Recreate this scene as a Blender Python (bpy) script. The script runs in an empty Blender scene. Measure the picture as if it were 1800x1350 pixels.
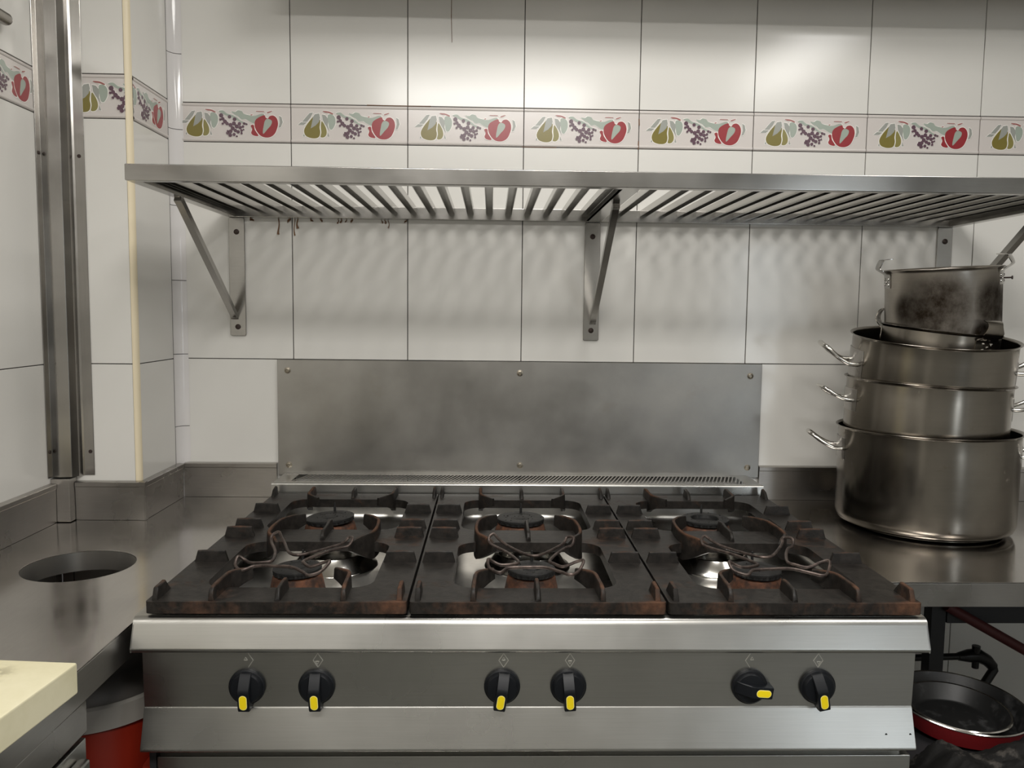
import bpy, bmesh, math, random
from mathutils import Vector, Matrix, noise
from mathutils.geometry import tessellate_polygon
random.seed(7)
PI = math.pi
sc = bpy.context.scene
C = sc.collection

# ---------------------------------------------------------------- camera
CX, CY, CZ, YAW, PITCH, ROLL, FPX = -0.0752, -2.1935, 0.4986, 0.0260, 0.0871, 0.0114, 1453.9
def make_camera():
    cy, sy, cp, sp, cr, sr = math.cos(YAW), math.sin(YAW), math.cos(PITCH), math.sin(PITCH), math.cos(ROLL), math.sin(ROLL)
    f = Vector((sy*cp, cy*cp, -sp)); r = Vector((cy, -sy, 0)); u = r.cross(f)
    r2 = r*cr + u*sr; u2 = -r*sr + u*cr
    cam = bpy.data.cameras.new('camera'); o = bpy.data.objects.new('camera', cam); C.objects.link(o)
    m = Matrix((r2, u2, -f)).transposed().to_4x4(); m.translation = (CX, CY, CZ)
    o.matrix_world = m
    cam.sensor_width = 36; cam.lens = 36*FPX/1800; cam.clip_start = 0.02
    sc.camera = o
make_camera()

# ---------------------------------------------------------------- light and exposure
w = bpy.data.worlds.new('world'); sc.world = w; w.use_nodes = True
w.node_tree.nodes['Background'].inputs[0].default_value = (0.9, 0.88, 0.84, 1)
w.node_tree.nodes['Background'].inputs[1].default_value = 0.06
CEIL = 1.80
def area(name, loc, sx, sy, power, col=(1, .975, .935), rot=(0, 0, 0)):
    l = bpy.data.lights.new(name, 'AREA'); l.shape = 'RECTANGLE'; l.size = sx; l.size_y = sy
    l.energy = power; l.color = col
    o = bpy.data.objects.new(name, l); C.objects.link(o); o.location = loc; o.rotation_euler = rot
    return o
LAMPS = [('stove_lamp_light', (0.22, -0.92, CEIL-0.07), 0.60, 0.60, 14.0),
         ('room_lamp_light', (-0.1, -2.75, CEIL-0.07), 1.2, 0.50, 56.0),
         ('room_lamp_light', (1.4, -2.0, CEIL-0.07), 0.30, 1.2, 14.0)]
for n, l, a, b, p in LAMPS: area(n, l, a, b, p)
sc.view_settings.view_transform = 'Standard'; sc.view_settings.look = 'None'
sc.view_settings.gamma = 1; sc.view_settings.use_curve_mapping = False
sc.view_settings.exposure = 0.0

# ---------------------------------------------------------------- materials
def mat(name, col, rough=.5, metal=0., spec=.5, **k):
    m = bpy.data.materials.new(name); m.use_nodes = True
    nt = m.node_tree; b = nt.nodes['Principled BSDF']
    b.inputs['Base Color'].default_value = (*col, 1); b.inputs['Roughness'].default_value = rough
    b.inputs['Metallic'].default_value = metal; b.inputs['Specular IOR Level'].default_value = spec
    if 'coat' in k: b.inputs['Coat Weight'].default_value = k['coat']; b.inputs['Coat Roughness'].default_value = k.get('coat_rough', .1)
    return m
def nd(nt, t, **k):
    n = nt.nodes.new(t)
    for a, v in k.items(): setattr(n, a, v)
    return n
def noise_node(nt, scale, detail=4, vec=(1, 1, 1), rough=.55, dist=0.):
    tc = nd(nt, 'ShaderNodeTexCoord'); mp = nd(nt, 'ShaderNodeMapping'); mp.inputs['Scale'].default_value = vec
    n = nd(nt, 'ShaderNodeTexNoise'); n.inputs['Scale'].default_value = scale; n.inputs['Detail'].default_value = detail
    n.inputs['Roughness'].default_value = rough; n.inputs['Distortion'].default_value = dist
    nt.links.new(tc.outputs['Object'], mp.inputs[0]); nt.links.new(mp.outputs[0], n.inputs['Vector'])
    return n
def ramp(nt, src, stops):
    r = nd(nt, 'ShaderNodeValToRGB'); e = r.color_ramp.elements
    while len(e) < len(stops): e.new(.5)
    for i, (p, c) in enumerate(stops):
        e[i].position = p; e[i].color = (*c, 1) if len(c) == 3 else c
    nt.links.new(src, r.inputs[0]); return r
def mixc(nt, fac, a, b, blend='MIX'):
    m = nd(nt, 'ShaderNodeMix', data_type='RGBA', blend_type=blend)
    for s, v in ((m.inputs[0], fac), (m.inputs[6], a), (m.inputs[7], b)):
        if hasattr(v, 'links') or hasattr(v, 'is_linked'): nt.links.new(v, s)
        else: s.default_value = v if not isinstance(v, tuple) else (*v, 1)
    return m.outputs[2]
def bump(nt, b, src, strength, dist=.001):
    n = nd(nt, 'ShaderNodeBump'); n.inputs['Strength'].default_value = strength; n.inputs['Distance'].default_value = dist
    nt.links.new(src, n.inputs['Height']); nt.links.new(n.outputs[0], b.inputs['Normal'])
def g3(v): return (v, v, v)
def steel(name, base=(.53, .51, .48), rough=.30, grain=(3, 90, 90), smudge=.12, rvar=.12, spots=None):
    """brushed stainless: grain runs along the axis with the small scale"""
    m = mat(name, base, rough, 1.0); nt = m.node_tree; b = nt.nodes['Principled BSDF']
    n1 = noise_node(nt, 4.0, 4, (1, 1, 1), .55)
    n2 = noise_node(nt, 6.0, 3, grain, .6, 0)
    c1 = ramp(nt, n1.outputs[0], [(.30, tuple(x*(1-smudge*1.6) for x in base)), (.55, base), (.75, tuple(min(1, x*(1+smudge)) for x in base))])
    c2 = mixc(nt, .5, c1.outputs[0], ramp(nt, n2.outputs[0], [(.3, g3(.92)), (.7, g3(1.05))]).outputs[0], 'MULTIPLY')
    out = c2
    if spots:
        n3 = noise_node(nt, spots[0], 6, (1, 1, 1), .7)
        out = mixc(nt, ramp(nt, n3.outputs[0], [(spots[1], g3(0)), (spots[2], g3(1))]).outputs[0], c2, spots[3])
    nt.links.new(out, b.inputs['Base Color'])
    r = nd(nt, 'ShaderNodeMapRange'); r.inputs[1].default_value = .3; r.inputs[2].default_value = .7
    r.inputs[3].default_value = max(.04, rough-rvar); r.inputs[4].default_value = rough+rvar
    nt.links.new(n1.outputs[0], r.inputs[0]); nt.links.new(r.outputs[0], b.inputs['Roughness'])
    return m
M = {}
M['steel'] = steel('stainless_steel')
M['steel_top'] = steel('worktop_steel', (0.485, 0.462, 0.438), .17, (40, 5, 5), .12, .07)
M['steel_panel'] = steel('splash_panel_steel', (0.386, 0.373, 0.350), .36, (3, 60, 3), .12, .08, (7, .62, .95, (.33, .30, .25)))
M['steel_upstand'] = steel('upstand_steel', (0.440, 0.420, 0.395), .30, (4, 4, 60), .15, .08)
M['steel_front'] = steel('cooker_front_steel', (0.490, 0.482, 0.456), .30, (1.5, 80, 80), .06, .05)
M['steel_rack'] = steel('rack_steel', (0.423, 0.410, 0.387), .20, (3, 80, 80), .14, .06)
M['steel_guard'] = steel('corner_guard_steel', (0.440, 0.422, 0.396), .22, (80, 80, 2), .18, .08)
M['basin'] = steel('drip_tray_steel', (.84, .82, .78), .32, (20, 20, 20), .20, .10, (40, .66, .85, (.22, .17, .12)))
M['chrome'] = mat('polished_steel', (.68, .66, .62), .16, 1.)
M['ring'] = mat('satin_steel', (.80, .78, .74), .30, 1.)
M['pot'] = steel('stock_pot_steel', (.31, .283, .245), .22, (2, 2, 50), .16, .06, (45, .64, .80, (.20, .16, .11)))
_nt = M['pot'].node_tree; _b = _nt.nodes['Principled BSDF']; _src = _b.inputs['Base Color'].links[0].from_socket
_n = noise_node(_nt, 38, 3, (1, 1, .6), .6); _g = noise_node(_nt, 6, 2)
_m = nd(_nt, 'ShaderNodeMath', operation='MULTIPLY'); _nt.links.new(ramp(_nt, _n.outputs[0], [(.70, g3(0)), (.76, g3(1))]).outputs[0], _m.inputs[0]); _nt.links.new(ramp(_nt, _g.outputs[0], [(.45, g3(0)), (.6, g3(1))]).outputs[0], _m.inputs[1])
_nt.links.new(mixc(_nt, _m.outputs[0], _src, (.62, .57, .50)), _b.inputs['Base Color'])   # dried limescale flecks
def burnt_pot():
    m = steel('burnt_pot_steel', (.42, .385, .34), .25, (2, 2, 40), .22, .08)
    nt = m.node_tree; b = nt.nodes['Principled BSDF']
    src = b.inputs['Base Color'].links[0].from_socket
    tc = nd(nt, 'ShaderNodeTexCoord'); n = noise_node(nt, 14, 6, (1, 1, .8), .7)
    tot = None
    for (x, y, z, r) in ((-.065, -.105, .080, .075), (-.060, -.108, .035, .060), (.055, -.110, .085, .055), (-.105, -.06, .075, .040), (.10, -.07, .08, .05), (-.045, -.115, .02, .045), (.03, -.12, .015, .035)):
        v = nd(nt, 'ShaderNodeVectorMath', operation='DISTANCE'); nt.links.new(tc.outputs['Object'], v.inputs[0]); v.inputs[1].default_value = (x, y, z)
        mr = nd(nt, 'ShaderNodeMapRange'); mr.inputs[1].default_value = r*1.45; mr.inputs[2].default_value = r*.55; mr.interpolation_type = 'SMOOTHSTEP'
        nt.links.new(v.outputs['Value'], mr.inputs[0])
        if tot is None: tot = mr.outputs[0]
        else:
            a = nd(nt, 'ShaderNodeMath', operation='MAXIMUM'); nt.links.new(tot, a.inputs[0]); nt.links.new(mr.outputs[0], a.inputs[1]); tot = a.outputs[0]
    a = nd(nt, 'ShaderNodeMath', operation='MULTIPLY'); nt.links.new(tot, a.inputs[0])
    nt.links.new(ramp(nt, n.outputs[0], [(.25, g3(.55)), (.60, g3(1))]).outputs[0], a.inputs[1])
    nt.links.new(mixc(nt, a.outputs[0], src, (.035, .026, .018)), b.inputs['Base Color'])
    mr = nd(nt, 'ShaderNodeMapRange'); mr.inputs[3].default_value = .28; mr.inputs[4].default_value = .7
    nt.links.new(a.outputs[0], mr.inputs[0]); nt.links.new(mr.outputs[0], b.inputs['Roughness'])
    return m
M['pot_burnt'] = burnt_pot()
def iron():
    m = mat('cast_iron', (.03, .028, .026), .5, .0, .22); nt = m.node_tree; b = nt.nodes['Principled BSDF']
    n = noise_node(nt, 9, 8, (1, 1, 1), .7, .3)
    n2 = noise_node(nt, 60, 5, (1, 1, 1), .7)
    tc = nd(nt, 'ShaderNodeTexCoord'); sp = nd(nt, 'ShaderNodeSeparateXYZ'); nt.links.new(tc.outputs['Object'], sp.inputs[0])
    # worn and rusted where pans rub (fin crests) and along the front lip of the casting
    top = nd(nt, 'ShaderNodeMapRange'); top.inputs[1].default_value = .0375; top.inputs[2].default_value = .0415; nt.links.new(sp.outputs[2], top.inputs[0])
    fr = nd(nt, 'ShaderNodeMapRange'); fr.inputs[1].default_value = .010; fr.inputs[2].default_value = .001; nt.links.new(sp.outputs[1], fr.inputs[0])
    mx = nd(nt, 'ShaderNodeMath', operation='MULTIPLY_ADD'); nt.links.new(top.outputs[0], mx.inputs[0]); mx.inputs[1].default_value = 1.7; nt.links.new(fr.outputs[0], mx.inputs[2])
    ad = nd(nt, 'ShaderNodeMath', operation='MULTIPLY_ADD'); nt.links.new(mx.outputs[0], ad.inputs[0]); ad.inputs[1].default_value = .11; nt.links.new(n.outputs[0], ad.inputs[2])
    rust = ramp(nt, ad.outputs[0], [(.58, g3(0)), (.78, g3(1))])
    dark = ramp(nt, n2.outputs[0], [(.35, (.010, .009, .008)), (.7, (.028, .024, .021))])
    rc = ramp(nt, n2.outputs[0], [(.3, (.045, .024, .015)), (.7, (.125, .060, .034))])
    nt.links.new(mixc(nt, rust.outputs[0], dark.outputs[0], rc.outputs[0]), b.inputs['Base Color'])
    rr = nd(nt, 'ShaderNodeMapRange'); rr.inputs[3].default_value = .42; rr.inputs[4].default_value = .8
    nt.links.new(rust.outputs[0], rr.inputs[0]); nt.links.new(rr.outputs[0], b.inputs['Roughness'])
    bump(nt, b, n2.outputs[0], .6, .0012)
    return m
M['iron'] = iron()
def spotty(name, a, bb, scale, rough, lo=.4, hi=.65, metal=0., bmp=.3, bd=.001):
    m = mat(name, a, rough, metal); nt = m.node_tree; b = nt.nodes['Principled BSDF']
    n = noise_node(nt, scale, 7, (1, 1, 1), .65)
    nt.links.new(ramp(nt, n.outputs[0], [(lo, a), (hi, bb)]).outputs[0], b.inputs['Base Color'])
    if bmp: bump(nt, b, n.outputs[0], bmp, bd)
    return m
M['burner_rust'] = spotty('rusty_burner', (.035, .018, .012), (.17, .065, .03), 50, .7)
M['burner_cap'] = spotty('burnt_burner_cap', (.006, .006, .006), (.04, .038, .036), 90, .55, .55, .8, 0, .6, .002)
M['wire'] = spotty('heat_stained_wire', (.045, .034, .030), (.15, .115, .10), 60, .42, metal=.7)
M['tile'] = mat('white_glazed_tile', (.74, .725, .68), .16, 0, .5)
def tile_mat(name, col, rough=.17):
    m = mat(name, col, rough, 0, .5); nt = m.node_tree; b = nt.nodes['Principled BSDF']
    n = noise_node(nt, 2.2, 3)
    nt.links.new(ramp(nt, n.outputs[0], [(.35, tuple(c*.965 for c in col)), (.65, col)]).outputs[0], b.inputs['Base Color'])
    bump(nt, b, noise_node(nt, 7, 2).outputs[0], .05, .004)
    return m
M['tile'] = tile_mat('white_glazed_tile', (.75, .735, .695))
M['tile_cove'] = tile_mat('lilac_white_cove_tile', (.73, .71, .70), .08)
M['tile_border'] = tile_mat('border_tile_glaze', (.66, .615, .585), .2)
M['grout'] = mat('dark_grout', (.055, .05, .045), .9)
M['cream'] = mat('cream_plastic_trim', (.80, .70, .50), .4)
for n, c in (('pear', (.20, .165, .035)), ('pear_light', (.25, .22, .07)), ('leaf', (.33, .34, .31)), ('sage', (.35, .40, .345)),
             ('grape', (.115, .062, .085)), ('apple', (.30, .030, .036)), ('twig', (.34, .13, .12)), ('outline', (.90, .88, .84))):
    M['d_'+n] = mat('glaze_'+n, c, .25)
M['screw'] = mat('dark_screw', (.05, .035, .03), .45, .6)
M['screw_bright'] = mat('steel_screw', (.30, .27, .22), .35, 1.)
M['black'] = mat('black_void', (.004, .004, .004), .9, 0, .1)
M['knob'] = mat('black_plastic', (.007, .008, .010), .38, 0, .22)
M['yellow'] = mat('yellow_inlay', (1., .76, .008), .3)
M['yellow_rim'] = mat('pale_yellow_edge', (.95, .86, .32), .35)
M['engrave'] = mat('engraved_mark', (.30, .29, .27), .35, .8)
M['engrave_bg'] = mat('engraved_mark_light', (.75, .73, .68), .3, .9)
M['grease'] = mat('brown_grease', (.16, .075, .03), .35)
M['board'] = spotty('cream_polyethylene', (.62, .57, .37), (.74, .69, .49), 5, .45, .35, .6, 0, .08)
M['boardstain'] = None
M['red_plastic'] = mat('red_plastic', (.34, .025, .010), .4)
M['lid'] = mat('grey_lid_plastic', (.13, .12, .11), .5)
M['lidrim'] = mat('off_white_plastic', (.42, .40, .36), .5)
M['red_enamel'] = mat('red_enamel', (.30, .010, .014), .45)
M['nonstick'] = spotty('worn_nonstick', (.008, .008, .008), (.05, .05, .05), 30, .45, .55, .75, 0, .1)
M['char'] = spotty('charred_cloth', (.010, .009, .008), (.26, .23, .20), 14, .75, .54, .74, 0, .8, .004)
M['hose'] = mat('dark_red_hose', (.07, .008, .008), .55)
M['pipe'] = mat('black_pipe', (.012, .012, .012), .3, .3)
M['dark_leg'] = mat('dark_painted_steel', (.03, .03, .032), .5, .3)
M['floor'] = spotty('dark_floor_tile', (.10, .10, .09), (.14, .14, .125), 3, .45, bmp=.05)
M['ceiling'] = mat('ceiling_paint', (.62, .60, .56), .8)
M['plaster'] = mat('far_wall_tile', (.38, .375, .355), .35)
M['daylight'] = mat('daylit_pane', (.8, .85, .9), .4)
M['daylight'].node_tree.nodes['Principled BSDF'].inputs['Emission Color'].default_value = (.85, .93, 1, 1)
M['daylight'].node_tree.nodes['Principled BSDF'].inputs['Emission Strength'].default_value = 5.0
M['lamp'] = mat('white_lamp_housing', (.7, .7, .68), .5)

# ---------------------------------------------------------------- helpers
def wloc(o):
    v = Vector((0, 0, 0))
    while o: v += o.location; o = o.parent
    return v
def thing(name, label, cat, loc=(0, 0, 0), group=None, rot=(0, 0, 0)):
    o = bpy.data.objects.new(name, None); C.objects.link(o); o.location = loc; o.rotation_euler = rot
    o['label'] = label; o['category'] = cat; o.empty_display_size = .05
    if group: o['group'] = group
    return o
def tag(o, label, cat, group=None):
    o['label'] = label; o['category'] = cat
    if group: o['group'] = group
    return o
class MB:
    def __init__(s): s.bm = bmesh.new(); s.mi = 0
    def face(s, vs):
        try:
            f = s.bm.faces.new(vs); f.material_index = s.mi; return f
        except ValueError: return None
    def box(s, x0, x1, y0, y1, z0, z1, bev=0., seg=2):
        t = bmesh.new()
        bmesh.ops.create_cube(t, size=1)
        for v in t.verts: v.co = Vector(((x0+x1)/2+v.co.x*(x1-x0), (y0+y1)/2+v.co.y*(y1-y0), (z0+z1)/2+v.co.z*(z1-z0)))
        if bev: bmesh.ops.bevel(t, geom=t.edges[:], offset=bev, segments=seg, profile=.5, affect='EDGES')
        s.merge(t); return s
    def merge(s, t, mtx=None):
        mp = {}
        for v in t.verts: mp[v] = s.bm.verts.new(mtx @ v.co if mtx else v.co)
        for f in t.faces:
            s.face([mp[v] for v in f.verts])
        t.free()
    def prism(s, poly, a, b, axis='z', holes=(), bev=0., seg=2):
        """poly in the plane across `axis`, swept from a to b. axis x: (y,z); y: (x,z); z: (x,y)"""
        def P(p, t):
            return {'x': (t, p[0], p[1]), 'y': (p[0], t, p[1]), 'z': (p[0], p[1], t)}[axis]
        t = bmesh.new(); loops = [list(poly)]+[list(h) for h in holes]
        flat = [p for l in loops for p in l]
        A = [t.verts.new(P(p, a)) for p in flat]; B = [t.verts.new(P(p, b)) for p in flat]
        if holes:
            tris = tessellate_polygon([[Vector((p[0], p[1], 0)) for p in l] for l in loops])
            for tr in tris:
                for L in (A, B):
                    try: t.faces.new([L[i] for i in tr])
                    except ValueError: pass
        else:
            t.faces.new(A); t.faces.new(B)
        k = 0
        for l in loops:
            n = len(l)
            for i in range(n):
                j = (i+1) % n
                t.faces.new([A[k+i], A[k+j], B[k+j], B[k+i]])
            k += n
        bmesh.ops.recalc_face_normals(t, faces=t.faces)
        if bev:
            ed = [e for e in t.edges if len(e.link_faces) == 2 and e.calc_face_angle(0) > .6]
            bmesh.ops.bevel(t, geom=ed, offset=bev, segments=seg, profile=.5, affect='EDGES', clamp_overlap=True)
        s.merge(t); return s
    def lathe(s, prof, n=48, c=(0, 0, 0), cap0=True, cap1=True, axis='z'):
        rings = []
        for r, z in prof:
            ring = []
            for i in range(n):
                a = 2*PI*i/n; x, y = r*math.cos(a), r*math.sin(a)
                p = (x, y, z) if axis == 'z' else ((x, -z, y) if axis == 'y' else (z, x, y))
                ring.append(s.bm.verts.new((p[0]+c[0], p[1]+c[1], p[2]+c[2])))
            rings.append(ring)
        for a, b in zip(rings, rings[1:]):
            for i in range(n): s.face([a[i], a[(i+1) % n], b[(i+1) % n], b[i]])
        if cap0: s.face(rings[0][::-1])
        if cap1: s.face(rings[-1])
        return s
    def tube(s, pts, r, n=10, closed=False, sx=1., caps=True):
        pts = [Vector(p) for p in pts]; N = len(pts)
        if not hasattr(r, '__len__'): r = [r]*N
        T = []
        for i in range(N):
            a = pts[(i-1) % N] if (closed or i > 0) else pts[i]; b = pts[(i+1) % N] if (closed or i < N-1) else pts[i]
            T.append((b-a).normalized())
        up = Vector((0, 0, 1)) if abs(T[0].z) < .9 else Vector((1, 0, 0))
        nrm = (up - T[0]*up.dot(T[0])).normalized(); rings = []
        for i in range(N):
            nrm = (nrm - T[i]*nrm.dot(T[i])).normalized(); bi = T[i].cross(nrm)
            rings.append([s.bm.verts.new(pts[i]+(nrm*math.cos(2*PI*k/n)+bi*math.sin(2*PI*k/n)*sx)*r[i]) for k in range(n)])
        for i in range(N if closed else N-1):
            a, b = rings[i], rings[(i+1) % N]
            for k in range(n): s.face([a[k], a[(k+1) % n], b[(k+1) % n], b[k]])
        if not closed and caps: s.face(rings[0][::-1]); s.face(rings[-1])
        return s
    def sweep(s, pts, sec, up=(0, 0, 1)):
        """sec: list of (side, up) offsets or a function i -> list"""
        pts = [Vector(p) for p in pts]; N = len(pts); up = Vector(up); rings = []
        for i in range(N):
            a = pts[max(0, i-1)]; b = pts[min(N-1, i+1)]
            t = (b-a).normalized(); side = t.cross(up).normalized(); uu = side.cross(t)
            q = sec(i) if callable(sec) else sec
            rings.append([s.bm.verts.new(pts[i]+side*x+uu*z) for x, z in q])
        n = len(rings[0])
        for a, b in zip(rings, rings[1:]):
            for k in range(n): s.face([a[k], a[(k+1) % n], b[(k+1) % n], b[k]])
        s.face(rings[0][::-1]); s.face(rings[-1]); return s
    def fin(s, path, wb=.0095, wt=.0065):
        """upright cast rib: path of (x, y, ztop, zbottom)"""
        pts = [Vector((p[0], p[1], 0)) for p in path]; N = len(pts); rings = []
        for i in range(N):
            a = pts[max(0, i-1)]; b = pts[min(N-1, i+1)]; t = (b-a).normalized(); sd = Vector((t.y, -t.x, 0))
            zt, zb = path[i][2], path[i][3]; r = min(.0025, (zt-zb)*.3)
            q = [(-wb/2, zb), (wb/2, zb), (wt/2, zt-r), (wt/2-.0015, zt), (-wt/2+.0015, zt), (-wt/2, zt-r)]
            rings.append([s.bm.verts.new(pts[i]+sd*x+Vector((0, 0, z))) for x, z in q])
        for a, b in zip(rings, rings[1:]):
            for k in range(6): s.face([a[k], a[(k+1) % 6], b[(k+1) % 6], b[k]])
        s.face(rings[0][::-1]); s.face(rings[-1]); return s
    def loft(s, loops, cap_first=False, cap_last=True):
        R = [[s.bm.verts.new(p) for p in l] for l in loops]; n = len(R[0])
        for a, b in zip(R, R[1:]):
            for k in range(n): s.face([a[k], a[(k+1) % n], b[(k+1) % n], b[k]])
        if cap_first: s.face(R[0][::-1])
        if cap_last: s.face(R[-1])
        return s
    def build(s, name, m, parent=None, world=True, sharp=.6, kind=None, smooth=True, recalc=True, local_origin=None):
        if recalc: bmesh.ops.recalc_face_normals(s.bm, faces=s.bm.faces)
        me = bpy.data.meshes.new(name)
        off = wloc(parent) if (parent is not None and world) else Vector((0, 0, 0))
        if local_origin is not None: off = Vector(local_origin)
        if off.length: bmesh.ops.translate(s.bm, vec=-off, verts=s.bm.verts)
        if smooth:
            for f in s.bm.faces: f.smooth = True
            for e in s.bm.edges:
                if len(e.link_faces) == 2 and e.calc_face_angle(0) > sharp: e.smooth = False
        s.bm.to_mesh(me); s.bm.free()
        for mm in (m if isinstance(m, (list, tuple)) else [m]): me.materials.append(mm)
        o = bpy.data.objects.new(name, me); C.objects.link(o)
        if local_origin is not None: o.location = Vector(local_origin) - (wloc(parent) if parent else Vector((0, 0, 0)))
        if smooth and len(me.polygons) < 20000:
            wn = o.modifiers.new('weighted', 'WEIGHTED_NORMAL'); wn.keep_sharp = True; wn.weight = 100
        if parent: o.parent = parent
        if kind: o['kind'] = kind
        return o
def rrect(x0, x1, y0, y1, r, n=6):
    out = []
    for cx, cy, a0 in ((x1-r, y1-r, 0), (x0+r, y1-r, 90), (x0+r, y0+r, 180), (x1-r, y0+r, 270)):
        for i in range(n+1):
            a = math.radians(a0+90*i/n); out.append((cx+r*math.cos(a), cy+r*math.sin(a)))
    return out
def circ(cx, cy, r, n=24, ph=0): return [(cx+r*math.cos(2*PI*i/n+ph), cy+r*math.sin(2*PI*i/n+ph)) for i in range(n)]
def catmull(pts, k=6, closed=False):
    P = [Vector(p) for p in pts]; n = len(P); out = []
    for i in range(n if closed else n-1):
        p0 = P[(i-1) % n] if closed or i > 0 else P[i]; p1 = P[i]; p2 = P[(i+1) % n]; p3 = P[(i+2) % n] if closed or i+2 < n else P[(i+1) % n]
        for j in range(k):
            t = j/k; out.append(.5*((2*p1)+(p2-p0)*t+(2*p0-5*p1+4*p2-p3)*t*t+(3*p1-p0-3*p2+p3)*t**3))
    if not closed: out.append(P[-1])
    return out
def struct(mb, name, m, parent=None, **k):
    o = mb.build(name, m, parent, **k)
    if parent is None: o['kind'] = 'structure'
    return o

# ---------------------------------------------------------------- the room shell
FLOOR = -0.87
LX, PY, PX = -1.089, -0.248, -0.898      # left wall, pillar face, pillar side
Z1, ZB0, ZB1 = 0.3672, 0.9254, 1.0238    # tile joints: lower joint, border bottom and top
ROWS = [FLOOR, -0.749, -0.191, Z1, ZB0, ZB1, 1.582, CEIL]
T0 = -0.5952
XR, YB = 2.6, -4.3
def wall_cells(us, vs, skip_border=True):
    for i in range(len(us)-1):
        for j in range(len(vs)-1):
            if skip_border and abs(vs[j]-ZB0) < 1e-4: continue
            yield us[i], us[i+1], vs[j], vs[j+1]
GAP = .0011
def tiled(name, plane, c, us, vs=ROWS, back=.05, flip=1):
    """plane 'y': wall facing -y at y=c. plane 'x': wall facing +x at x=c"""
    mb = MB(); mb.mi = 0
    if plane == 'y': mb.box(us[0], us[-1], c+.003, c+back, vs[0], vs[-1])
    else: mb.box(c-back, c-.003, us[0], us[-1], vs[0], vs[-1])
    mb.mi = 1
    for a, b, z0, z1 in wall_cells(us, vs):
        if plane == 'y': mb.box(a+GAP, b-GAP, c, c+.004, z0+GAP, z1-GAP, .0006, 1)
        else: mb.box(c-.004, c, a+GAP, b-GAP, z0+GAP, z1-GAP, .0006, 1)
    return struct(mb, name, [M['grout'], M['tile']])
us_back = [-.872]+[T0+.3*k for k in range(0, 11)]
us_back = [u for u in us_back if u < XR]+[XR]
wall_back = tiled('wall_back', 'y', 0., us_back)
pillar_face = tiled('wall_pillar_front', 'y', PY, [LX, -1.062, -.909])
pillar_side = tiled('wall_pillar_side', 'x', PX, [PY+.012, -.028], back=.012)
mb = MB(); mb.box(LX, PX-.013, PY+.05, .05, FLOOR, CEIL); struct(mb, 'wall_pillar_core', M['plaster'])
us_left = [YB]+[PY-.03-.3*k for k in range(13, -1, -1)]; us_left = [u for u in us_left if u >= YB]+[PY]
wall_left = tiled('wall_left', 'x', LX, us_left)
WX0, WX1, WZ0, WZ1 = 1.80, 2.20, -.30, 1.25
mb = MB()
for a in ((LX-.06, WX0, FLOOR, CEIL), (WX1, XR+.06, FLOOR, CEIL), (WX0, WX1, FLOOR, WZ0), (WX0, WX1, WZ1, CEIL)): mb.box(a[0], a[1], YB-.06, YB, a[2], a[3])
struct(mb, 'wall_front', M['plaster'])
mb = MB()
for a in ((WX0, WX0+.03, WZ0, WZ1), (WX1-.03, WX1, WZ0, WZ1), (WX0+.03, WX1-.03, WZ0, WZ0+.03), (WX0+.03, WX1-.03, WZ1-.03, WZ1)): mb.box(a[0], a[1], YB-.05, YB+.01, a[2], a[3])
win = struct(mb, 'window_1', M['lamp'])
mb = MB(); mb.box(WX0+.03, WX1-.03, YB-.045, YB-.040, WZ0+.03, WZ1-.03); mb.build('pane', M['daylight'], win)
mb = MB(); mb.box(XR, XR+.06, YB, .05, FLOOR, CEIL); struct(mb, 'wall_right', M['plaster'])
mb = MB(); mb.box(LX-.06, XR+.06, YB-.06, .06, FLOOR-.06, FLOOR); struct(mb, 'floor', M['floor'])
mb = MB(); mb.box(LX-.06, XR+.06, YB-.06, .06, CEIL, CEIL+.06); struct(mb, 'ceiling', M['ceiling'])
# cream quarter-round trim on the pillar's outer corner
mb = MB(); poly = [(PX-.012+.012*math.sin(a), PY+.012-.012*math.cos(a)) for a in [PI/2*i/8 for i in range(9)]]
poly = [(PX-.012, PY+.011)] + poly + [(PX-.001, PY+.012)]
mb.prism([(p[0]+.001, p[1]-.001) for p in poly], FLOOR, CEIL, 'z'); struct(mb, 'trim_1', M['cream'])
# cove tiles in the inner corner between pillar and back wall
mb = MB(); R = .028
zs = [FLOOR]+[.1885-.192*k for k in range(4, 0, -1)]+[.1885, .3785, .570, .7616, .9545, 1.1431, 1.335, 1.53, CEIL]
zs = sorted(set(zs))
for za, zb in zip(zs, zs[1:]):
    pl = [(PX+.0005+R-R*math.cos(a), -.0005-R+R*math.sin(a)) for a in [PI/2*i/10 for i in range(11)]]
    pl = pl+[(PX+.0005, 0.0)]
    mb.mi = 1; mb.prism(pl, za+.0008, zb-.0008, 'z')
pl2 = [(PX-.001+R+.002-R*math.cos(a), .001-R+R*math.sin(a)) for a in [PI/2*i/6 for i in range(7)]]+[(PX, .004)]
mb.mi = 0; mb.box(PX-.003, PX+.0004, -R-.002, .004, FLOOR, CEIL); mb.box(PX, PX+R-.002, 0.0002, .004, FLOOR, CEIL)
struct(mb, 'trim_2', [M['grout'], M['tile_cove']])

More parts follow.
